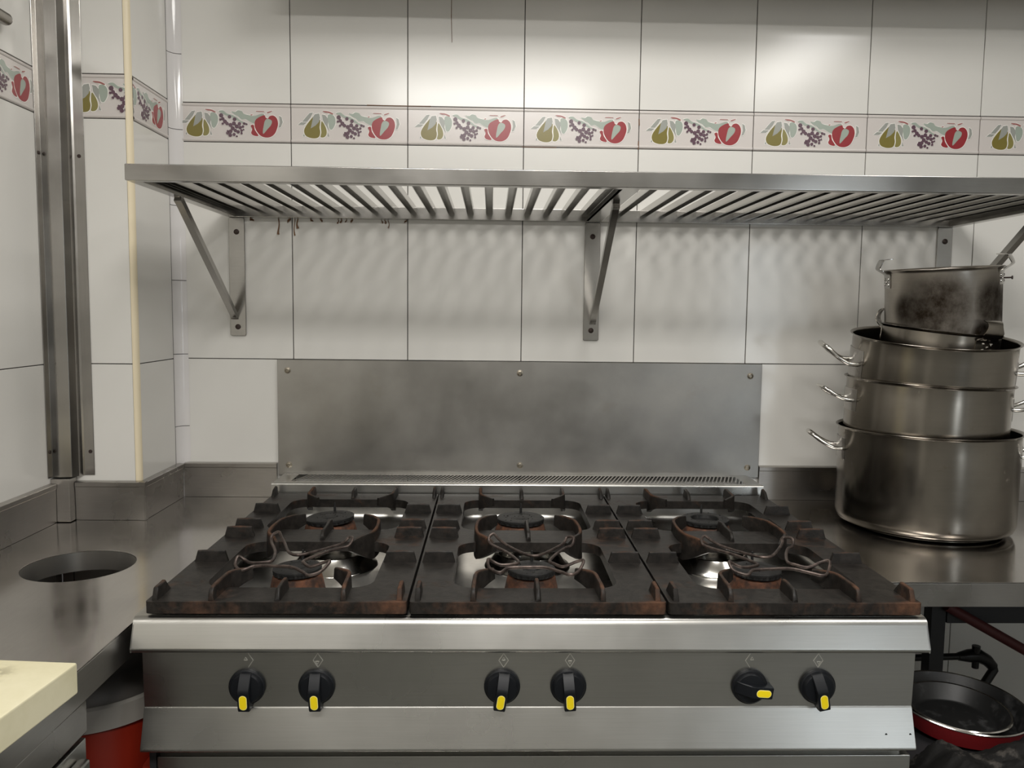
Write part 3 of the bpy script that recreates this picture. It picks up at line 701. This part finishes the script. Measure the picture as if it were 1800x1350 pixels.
# ---------------------------------------------------------------- cast-iron pan grates
def grate(cx, label):
    ROOTY, ROOTZ = -.925, .0215
    t = thing('pan_grate', label, 'grate', (cx, ROOTY, ROOTZ), 'cast-iron grates on the cooker')
    mb = MB(); W_ = .2035; zt = .0420
    h1 = [(p[0]+cx, p[1]) for p in rrect(-.1385, .1385, -.856, -.585, .038, 7)]
    h2 = [(p[0]+cx, p[1]) for p in rrect(-.1385, .1385, -.492, -.215, .038, 7)]
    mb.prism([(p[0]+cx, p[1]) for p in rrect(-W_, W_, -.925, -.150, .006, 3)], .0225, zt, 'z', holes=[h1, h2], bev=.0022, seg=2)
    mb.build('frame', M['iron'], t)
    F = .0625
    fins = []
    for s_ in (-1, 1):
        for y in (-.712, -.5445, -.4795, -.342):
            a, b = cx+s_*.1405, cx+s_*.200
            fins.append([(a, y, .043, .040), (a+s_*.0055, y, F-.001, .040), (a+s_*.030, y, F, .040), (b-s_*.005, y, F-.001, .040), (b, y, .043, .040)])
        fins.append([(cx+s_*.191, -.918, .046, .040), (cx+s_*.191, -.912, F-.001, .040), (cx+s_*.191, -.880, F, .040), (cx+s_*.191, -.862, .043, .040)])
        fins.append([(cx+s_*.196, -.158, .046, .040), (cx+s_*.196, -.163, F, .040), (cx+s_*.196, -.182, F-.004, .040), (cx+s_*.196, -.196, .043, .040)])
        # front fingers into the front opening
        q = catmull([(.1035, -.920, .046), (.1030, -.912, F), (.1015, -.870, F+.001), (.0990, -.838, F+.001), (.0860, -.820, F), (.0710, -.8065, F-.002)], 3)
        fins.append([(cx+s_*p.x, p.y, p.z, .038 if p.y < -.862 else .012+(p.y+.862)*.55) for p in q])
        # arms over the middle bar, reaching both burners
        q = catmull([(.0690, -.650, F-.003), (.0830, -.620, F), (.1000, -.590, F+.001), (.1050, -.550, F+.001), (.1030, -.505, F+.001), (.0985, -.480, F+.001), (.0830, -.452, F), (.0640, -.433, F-.002)], 3)
        def zb(y):
            d = min(1, max(0, (abs(y+.5385)-.055)/.06)); return .010+.034*d
        fins.append([(cx+s_*p.x, p.y, p.z, zb(p.y)) for p in q])
        # rear fingers
        q = catmull([(.1010, -.160, .046), (.1010, -.166, F), (.1000, -.215, F), (.0960, -.245, F), (.0700, -.270, F-.004)], 3)
        fins.append([(cx+s_*p.x, p.y, p.z, .038 if p.y > -.213 else .014+(-.213-p.y)*.45) for p in q])
    fins.append([(cx, -.920, .046, .040), (cx, -.912, F-.002, .040), (cx, -.880, F, .040), (cx, -.864, F-.001, .040), (cx, -.858, .046, .030)])
    fins.append([(cx, -.572, .050, .040), (cx, -.560, .060, .040), (cx, -.520, .060, .040), (cx, -.500, F, .040), (cx, -.478, .060, .036), (cx, -.474, .048, .036)])
    fins.append([(cx, -.160, .048, .040), (cx, -.167, F, .040), (cx, -.195, F-.002, .040), (cx, -.208, .045, .040)])
    for f in fins:
        mb = MB(); mb.fin(f, *((.0100, .0075))); mb.build('rib', M['iron'], t, sharp=.9)
    return t
for cx, n in zip(GX, ('left', 'middle', 'right')):
    grate(cx, {'left': 'rusty black cast-iron pan grate beside the worktop with the waste hole', 'middle': 'black cast-iron pan grate in the middle of the cooker, between two others', 'right': 'black cast-iron pan grate nearest the stack of stock pots'}[n])

# wire trivets hooked over the fingers of the front burners
WP = [(-.0793, -.6494, .066), (-.075, -.664, .058), (-.0445, -.7235, .060), (-.027, -.7800, .061), (-.0366, -.7940, .061), (-.0577, -.8002, .060), (-.070, -.797, .064), (-.0800, -.800, .070), (-.0780, -.816, .060), (-.0605, -.8295, .056), (-.0448, -.8127, .060), (-.012, -.811, .061),
      (.0189, -.812, .061), (.0430, -.826, .058), (.0591, -.8405, .056), (.0740, -.825, .058), (.0840, -.806, .070), (.0720, -.800, .066), (.0495, -.8032, .060), (.0340, -.790, .061), (.028, -.7731, .061), (.0450, -.725, .060), (.0635, -.6881, .058), (.0770, -.6760, .060), (.0810, -.662, .070), (.0700, -.650, .068), (.0600, -.668, .060), (.0229, -.7274, .061), (.0025, -.7440, .061), (-.0180, -.727, .061), (-.0440, -.676, .060), (-.0600, -.652, .064), (-.0700, -.640, .071)]
for i, cx in enumerate(GX):
    t = thing('wire_trivet', ('bent wire trivet hooked over the front ribs of the grate beside the waste hole worktop', 'star-shaped bent wire trivet on the front burner of the middle grate', 'bent wire trivet on the front burner nearest the stack of pots')[i], 'trivet', (cx, -.74, .056), 'wire trivets on the front burners')
    a = (math.radians(-7), 0, math.radians(4))[i]; sx = (1., 1., 1.08)[i]; dx, dy = ((-.012, .000), (0, 0), (.006, -.004))[i]
    pts = []
    for (x, y, z) in WP:
        X, Y = x*sx, (y+.735); X, Y = X*math.cos(a)-Y*math.sin(a), X*math.sin(a)+Y*math.cos(a)
        pts.append((cx+X+dx, Y-.735+dy, z+.0020+(.0 if abs(x) < .05 else .0015)))
    mb = MB(); mb.tube(catmull(pts, 5, True), .0028, 8, True); mb.build('wire', M['wire'], t)

# ---------------------------------------------------------------- pots
def pot(name, label, loc, tilt, R, H, m, group, rim=.006, base_r=.022, band=False):
    t = thing(name, label, 'pot', loc, group, (tilt[0], tilt[1], 0))
    th = .0016; pr = [(.001, .0), (R-base_r-.006, .0), (R-base_r, .0035), (R-base_r, .0048)]
    for i in range(7):
        a = PI/2*i/6; pr.append((R-base_r+base_r*math.sin(a), .005+base_r-base_r*math.cos(a)))
    pr += [(R, .045), (R, H-.036)]
    if band: pr += [(R, H-.030), (R+.0012, H-.0285), (R, H-.027), (R, H-.022)]
    pr += [(R, H-.006), (R+.0015, H-.003), (R+rim, H-.0008), (R+rim+.0006, H+.0004), (R+rim, H+.0012), (R+.001, H-.0005), (R-th, H-.004), (R-th, .03), (R-th-.004, .012), (R-.022, .0075), (.001, .0072)]
    mb = MB(); mb.lathe(pr, 96, (0, 0, 0), True, True); mb.build('body', m, t, world=False, sharp=.8)
    return t
def loop_handle(t, R, zh, az, out=.060, rise=.038, half=.036, r=.0047, pm='steel_upstand', plate=(.030, .026), chain=None):
    az = math.radians(az); c, s_ = math.cos(az), math.sin(az)
    def L(rd, tg, z): return (rd*c-tg*s_, rd*s_+tg*c, z)
    rr = math.sqrt(R*R-half*half)
    pts = [L(rr-.001, -half, zh), L(rr+.012, -half, zh), L(rr+.026, -half, zh+.003), L(R+out*.62, -half*.98, zh+rise*.45), L(R+out*.90, -half*.85, zh+rise*.90), L(R+out, -half*.45, zh+rise)]
    pts += [L(R+out, half*.45, zh+rise), L(R+out*.90, half*.85, zh+rise*.90), L(R+out*.62, half*.98, zh+rise*.45), L(rr+.026, half, zh+.003), L(rr+.012, half, zh), L(rr-.001, half, zh)]
    mb = MB(); mb.tube(catmull(pts, 5), r, 12); h = mb.build('handle', M['chrome'], t, world=False)
    mb = MB(); N = 10; hw = half+plate[0]*.45; rings = []
    for j, (dz, o) in enumerate(((-plate[1], .0004), (-plate[1]+.001, .0022), (plate[1]-.001, .0022), (plate[1], .0004))):
        ring = []
        for i in range(N+1):
            a = (i/N*2-1)*hw/R; q = R+(o if 0 < i < N else .0004); ring.append(mb.bm.verts.new(L(q*math.cos(a), q*math.sin(a), zh+dz)))
        rings.append(ring)
    for a, b in zip(rings, rings[1:]):
        for i in range(N): mb.face([a[i], a[i+1], b[i+1], b[i]])
    mb.build('handle_plate', M['steel_upstand'], h, world=False, recalc=False)
def strap_handle(t, R, H, az, w_=.036, m='steel_upstand', nail=False, prof=None):
    az = math.radians(az); c, s_ = math.cos(az), math.sin(az)
    P_ = prof or [(.0012, -.040), (.0012, -.012), (.0060, -.006), (.0200, .004), (.0215, .010), (.0150, .024), (.0120, .0265), (-.008, .0275)]
    P_ = catmull([(a, b, 0) for a, b in P_], 3); mb = MB(); A, B = [], []
    for i, p in enumerate(P_):
        q = P_[min(len(P_)-1, i+1)]-P_[max(0, i-1)]; q.normalize(); n_ = Vector((-q.y, q.x, 0))*.0009
        for L_, sg in ((A, 1), (B, -1)):
            d = p+n_*sg; row = []
            ww = w_*(1.12 if i < 6 else .82+.12*math.sin(i))/2
            for j in range(5):
                tg = (j/4*2-1)*ww; rad = (R+d.x)
                row.append(mb.bm.verts.new(((rad*math.cos(tg/R))*c-(rad*math.sin(tg/R))*s_, (rad*math.cos(tg/R))*s_+(rad*math.sin(tg/R))*c, H+d.y)))
            L_.append(row)
    n = len(P_)
    for L_ in (A, B):
        for i in range(n-1):
            for j in range(4): mb.face([L_[i][j], L_[i][j+1], L_[i+1][j+1], L_[i+1][j]])
    for i in range(n-1):
        for j in (0, 4): mb.face([A[i][j], A[i+1][j], B[i+1][j], B[i][j]])
    for i in (0, n-1):
        for j in range(4): mb.face([A[i][j], A[i][j+1], B[i][j+1], B[i][j]])
    h = mb.build('handle', M[m], t, world=False, sharp=.8)
    for tg, dz in ((-.012, -.032), (.012, -.032), (0, -.026), (-.012, -.019), (.012, -.019)):
        mb = MB(); x, y, z = (R+.0018)*math.cos(tg/R), (R+.0018)*math.sin(tg/R), H+dz
        mb.lathe([(.0032, 0), (.0026, .0016), (.0008, .0022)], 10); o = mb.build('rivet', M['chrome'], h, world=False)
        o.location = (x*c-y*s_, x*s_+y*c, z); o.rotation_euler = (0, PI/2, az+tg/R)
    if nail:
        mb = MB(); mb.tube([(R+.001, 0, 0), (R+.019, .0, 0)], .0018, 8); mb.tube([(R+.019, 0, 0), (R+.0215, 0, 0)], .0040, 10)
        o = mb.build('bolt', M['screw'], h, world=False); o.location = (0, 0, H-.026); o.rotation_euler = (0, 0, az)
    return h
G = 'stacked pots right of the cooker'
def at_rim(cx, cy, cz, H, b, c):
    """base position and tilt of a pot whose rim plane is z = cz + b dx + c dy"""
    n = Vector((-b, -c, 1)).normalized(); p = Vector((cx, cy, cz))-n*H
    return tuple(p), (math.atan(c), -math.atan(b)*math.cos(math.atan(c)))
L1, T1 = at_rim(.963, -.268, .2355, .2345, -.002, .0)
p1 = pot('stock_pot', 'largest dull steel stock pot at the bottom of the stack on the right worktop', L1, T1, .1956, .2345, M['pot'], G, base_r=.024)
loop_handle(p1, .1956, .181, 165, .070, .032, .040); loop_handle(p1, .1956, .181, 345, .066, .032, .040)
L2, T2 = at_rim(.961, -.264, .3478, .3150, -.0316, .020)
p2 = pot('stock_pot', 'steel stock pot sunk into the largest pot, second from the bottom of the stack', L2, T2, .1782, .3150, M['pot'], G)
loop_handle(p2, .1782, .262, 171, .066, .026, .038); loop_handle(p2, .1782, .262, 345, .066, .026, .038)
L3, T3 = at_rim(.9632, -.276, .4475, .1270, -.010, .125)
p3 = pot('stock_pot', 'wide steel pot with large welded handle plates, in the middle of the stack', L3, T3, .1760, .1300, M['pot'], G)
loop_handle(p3, .1760, .063, 170, .074, .040, .040, r=.0055, plate=(.040, .034)); loop_handle(p3, .1760, .063, 344, .074, .040, .040, r=.0055)
L4, T4 = at_rim(.9835, -.268, .4690, .1250, -.084, .070)
p4 = pot('saucepan', 'shallow steel pan with a riveted strap handle, under the burnt top pot', L4, T4, .1262, .1250, M['pot'], G, rim=.004, base_r=.012, band=False)
PR4 = [(.0012, -.036), (.0012, -.014), (.0090, -.006), (.0180, .008), (.0140, .028), (.0050, .034)]
strap_handle(p4, .1262, .1250, 290, .056, 'pot', prof=PR4); strap_handle(p4, .1262, .1250, 140, .040, 'pot', prof=PR4)
L5, T5 = at_rim(.979, -.268, .6110, .1650, .066, .044)
p5 = pot('saucepan', 'burnt and blackened steel pan with bent strap handles on top of the stack', L5, T5, .1233, .1650, M['pot_burnt'], G, rim=.0045, base_r=.010, band=False)
strap_handle(p5, .1233, .1650, 172, .036, 'steel_rack'); strap_handle(p5, .1233, .1650, 316, .036, 'steel_rack', nail=True)

# ---------------------------------------------------------------- cutting board
t = thing('cutting_board', 'thick cream cutting board with knife stains on the corner worktop', 'cutting board', (-.604, -1.149, .0008), rot=(0, 0, math.radians(-5)))
mb = MB(); mb.box(-.46, 0, -.42, 0, 0, .0415, .003); ob = mb.build('board', M['board'], t, world=False)
nt = M['board'].node_tree; b = nt.nodes['Principled BSDF']; src = b.inputs['Base Color'].links[0].from_socket
tc = nd(nt, 'ShaderNodeTexCoord'); v = nd(nt, 'ShaderNodeVectorMath', operation='DISTANCE'); nt.links.new(tc.outputs['Object'], v.inputs[0]); v.inputs[1].default_value = (-.085, -.045, .0415)
mr = nd(nt, 'ShaderNodeMapRange'); mr.inputs[1].default_value = .035; mr.inputs[2].default_value = .004; nt.links.new(v.outputs['Value'], mr.inputs[0])
n3 = noise_node(nt, 60, 6); a_ = nd(nt, 'ShaderNodeMath', operation='MULTIPLY'); nt.links.new(mr.outputs[0], a_.inputs[0]); nt.links.new(ramp(nt, n3.outputs[0], [(.4, g3(0)), (.6, g3(.75))]).outputs[0], a_.inputs[1])
nt.links.new(mixc(nt, a_.outputs[0], src, (.20, .17, .10)), b.inputs['Base Color'])

# ---------------------------------------------------------------- utensil rail end on the left wall
t = thing('utensil_rail', 'dark round end of a metal rail on the left tiled wall', 'rail', (LX+.02, -.7, 1.086))
mb = MB(); mb.tube([(LX+.018, -1.6, 1.082), (LX+.018, -.422, 1.082), (LX+.018, -.416, 1.082), (LX+.018, -.413, 1.082)], [.0130, .0130, .011, .005], 16); mb.build('bar', M['steel_guard'], t)
for y in (-.52, -1.4):
    mb = MB(); mb.tube([(LX+.0005, y, 1.082), (LX+.018, y, 1.082)], .005, 10); mb.build('mount', M['steel_guard'], t)

# ---------------------------------------------------------------- under the left worktop: red bin
t = thing('bin', 'red plastic bin with a grey domed lid under the corner worktop', 'bin', (-.785, -.74, FLOOR))
mb = MB(); mb.lathe([(.105, FLOOR+.001), (.110, FLOOR+.01), (.136, -.206), (.130, -.203), (.10, -.205)], 64, (-.785, -.74, 0), True, True); mb.build('body', M['red_plastic'], t)
mb = MB(); mb.lathe([(.134, -.202), (.144, -.201), (.145, -.163), (.140, -.159), (.1, -.158)], 64, (-.785, -.74, 0), True, True); lr = mb.build('lid_rim', M['lidrim'], t)
mb = MB(); mb.lathe([(.139, -.1585), (.140, -.152), (.136, -.138), (.126, -.128), (.108, -.121), (.05, -.115), (.001, -.114)], 64, (-.785, -.74, 0), True, True); mb.build('lid', M['lid'], t)
t = thing('crate', 'red plastic crate edge pushed under the cooker beside the bin', 'crate', (-.60, -.80, FLOOR))
mb = MB(); mb.prism([(p[0], p[1]) for p in rrect(-.640, -.567, -.893, -.72, .01, 3)], FLOOR+.001, -.2475, 'z', bev=.003)
mb.build('side', M['red_plastic'], t)

# ---------------------------------------------------------------- under the right worktop
t = thing('frying_pan', 'red frying pan with silver rim and black inside, below the right worktop', 'pan', (.848, -.655, -.293), rot=(math.radians(3.5), math.radians(1), 0))
R = .123
mb = MB(); mb.lathe([(.001, 0), (R*.78, 0), (R*.84, .003), (R*.98, .038), (R*.985, .040)], 64, cap1=False); mb.build('outside', M['red_enamel'], t, world=False)
mb = MB(); mb.lathe([(R*.985, .040), (R, .041), (R*1.005, .0425), (R*.99, .044), (R*.97, .0425)], 64, cap0=False, cap1=False); mb.build('rim', M['chrome'], t, world=False)
mb = MB(); mb.lathe([(R*.97, .0425), (R*.82, .006), (R*.76, .003), (.001, .003)], 64, cap0=False); mb.build('inside', M['nonstick'], t, world=False)
mb = MB(); mb.tube([(-R*.85, .05, .035), (-R*1.1, .09, .045), (-R*1.35, .16, .055)], [.010, .010, .012], 10); mb.build('handle', M['knob'], t, world=False)
t = thing('frying_pan', 'smaller black pan with silver rim resting inside the red frying pan', 'pan', (.838, -.664, -.2865), rot=(math.radians(3.5), math.radians(1), 0))
R = .094
mb = MB(); mb.lathe([(.001, 0), (R*.72, 0), (R*.80, .003), (R*.98, .028)], 64, cap1=False); mb.build('outside', M['nonstick'], t, world=False)
mb = MB(); mb.lathe([(R*.98, .028), (R*1.01, .0285), (R*1.02, .0305), (R*1.0, .0325), (R*.965, .0315)], 64, cap0=False, cap1=False); mb.build('rim', M['chrome'], t, world=False)
mb = MB(); mb.lathe([(R*.965, .0315), (R*.78, .006), (R*.72, .003), (.001, .003)], 64, cap0=False); mb.build('inside', M['nonstick'], t, world=False)
# charred crumpled cloths on the lower shelf
def cloth(cx, cy, sx, sy, z0, amp, seed, label):
    mb = MB(); nx, ny = 60, 40; g = []
    for j in range(ny+1):
        row = []
        for i in range(nx+1):
            u, v_ = i/nx*2-1, j/ny*2-1
            x = cx+u*sx+.02*noise.noise(Vector((u*2, v_*2, seed))); y = cy+v_*sy+.02*noise.noise(Vector((u*2, v_*2, seed+5)))
            f = 1-max(abs(u), abs(v_))**6
            wv = .5+.5*math.sin(x*36+y*14+1.2*math.sin(x*13+seed)); wv = wv**1.4
            h = .30+.55*wv*(.7+.3*v_)+.12*noise.noise(Vector((u*5, v_*5, seed)))+.10*noise.noise(Vector((u*16, v_*16, seed)))
            row.append(mb.bm.verts.new((x, y, z0+.008+f*(.012+amp*max(0, h)))))
        g.append(row)
    for j in range(ny):
        for i in range(nx): mb.face([g[j][i], g[j][i+1], g[j+1][i+1], g[j+1][i]])
    bmesh.ops.solidify(mb.bm, geom=mb.bm.faces[:], thickness=.006)
    return tag(mb.build('cloth', M['char'], sharp=2), label, 'cloth', None)
cloth(.85, -.875, .19, .070, -.303, .060, 3.1, 'charred black crumpled cloth in front of the red frying pan')
cloth(1.18, -.76, .11, .19, -.303, .070, 8.3, 'ash-grey crumpled cloth right of the red frying pan')
t = thing('gas_pipe', 'black gas pipe with valve and elbow on the wall below the right worktop', 'pipe', (1.12, -.2, -.35))
mb = MB(); mb.tube([(.90, -.22, -.354), (1.12, -.22, -.347)], .0085, 12); mb.build('pipe_run', M['pipe'], t)
mb = MB(); mb.tube([(1.10, -.22, -.348), (1.125, -.22, -.346), (1.150, -.22, -.345), (1.175, -.22, -.358), (1.190, -.22, -.374)], [.010, .016, .018, .015, .013], 14); mb.tube([(1.142, -.225, -.375), (1.142, -.225, -.318)], [.008, .010], 10); mb.build('valve', M['pipe'], t)
mb = MB(); mb.tube([(1.188, -.22, -.368), (1.192, -.222, -.380), (1.172, -.225, -.410), (1.14, -.23, -.46), (1.14, -.23, -.60)], .011, 14); mb.build('elbow', M['pipe'], t)
mb = MB(); mb.tube([(1.00, -.33, -.178), (1.19, -.33, -.283), (1.45, -.33, -.425)], .012, 12); tag(mb.build('hose', M['hose']), 'dark red hose slanting down below the right worktop', 'hose')

# ---------------------------------------------------------------- extractor gutter and lamps above the frame
t = thing('extractor_hood', 'stainless steel extractor gutter fixed along the wall above the tiles', 'hood', (.9, -.03, 1.3))
mb = MB(); mb.prism([(-.002, 1.330), (-.146, 1.270), (-.150, 1.272), (-.150, 1.35), (-.002, 1.45)], -.60, 2.3, 'x', bev=.001, seg=1); mb.build('gutter', M['steel'], t)
for n, l, a, b, p in LAMPS:
    t = thing('ceiling_lamp', 'white ceiling lamp housing at %s' % ('the cooker' if 'stove' in n else ('the room behind' if l[0] < 1 else 'the right side')), 'lamp', (l[0], l[1], CEIL-.03))
    mb = MB(); mb.box(l[0]-a/2-.03, l[0]+a/2+.03, l[1]-b/2-.03, l[1]+b/2+.03, CEIL-.060, CEIL-.001, .004); mb.build('housing', M['lamp'], t)
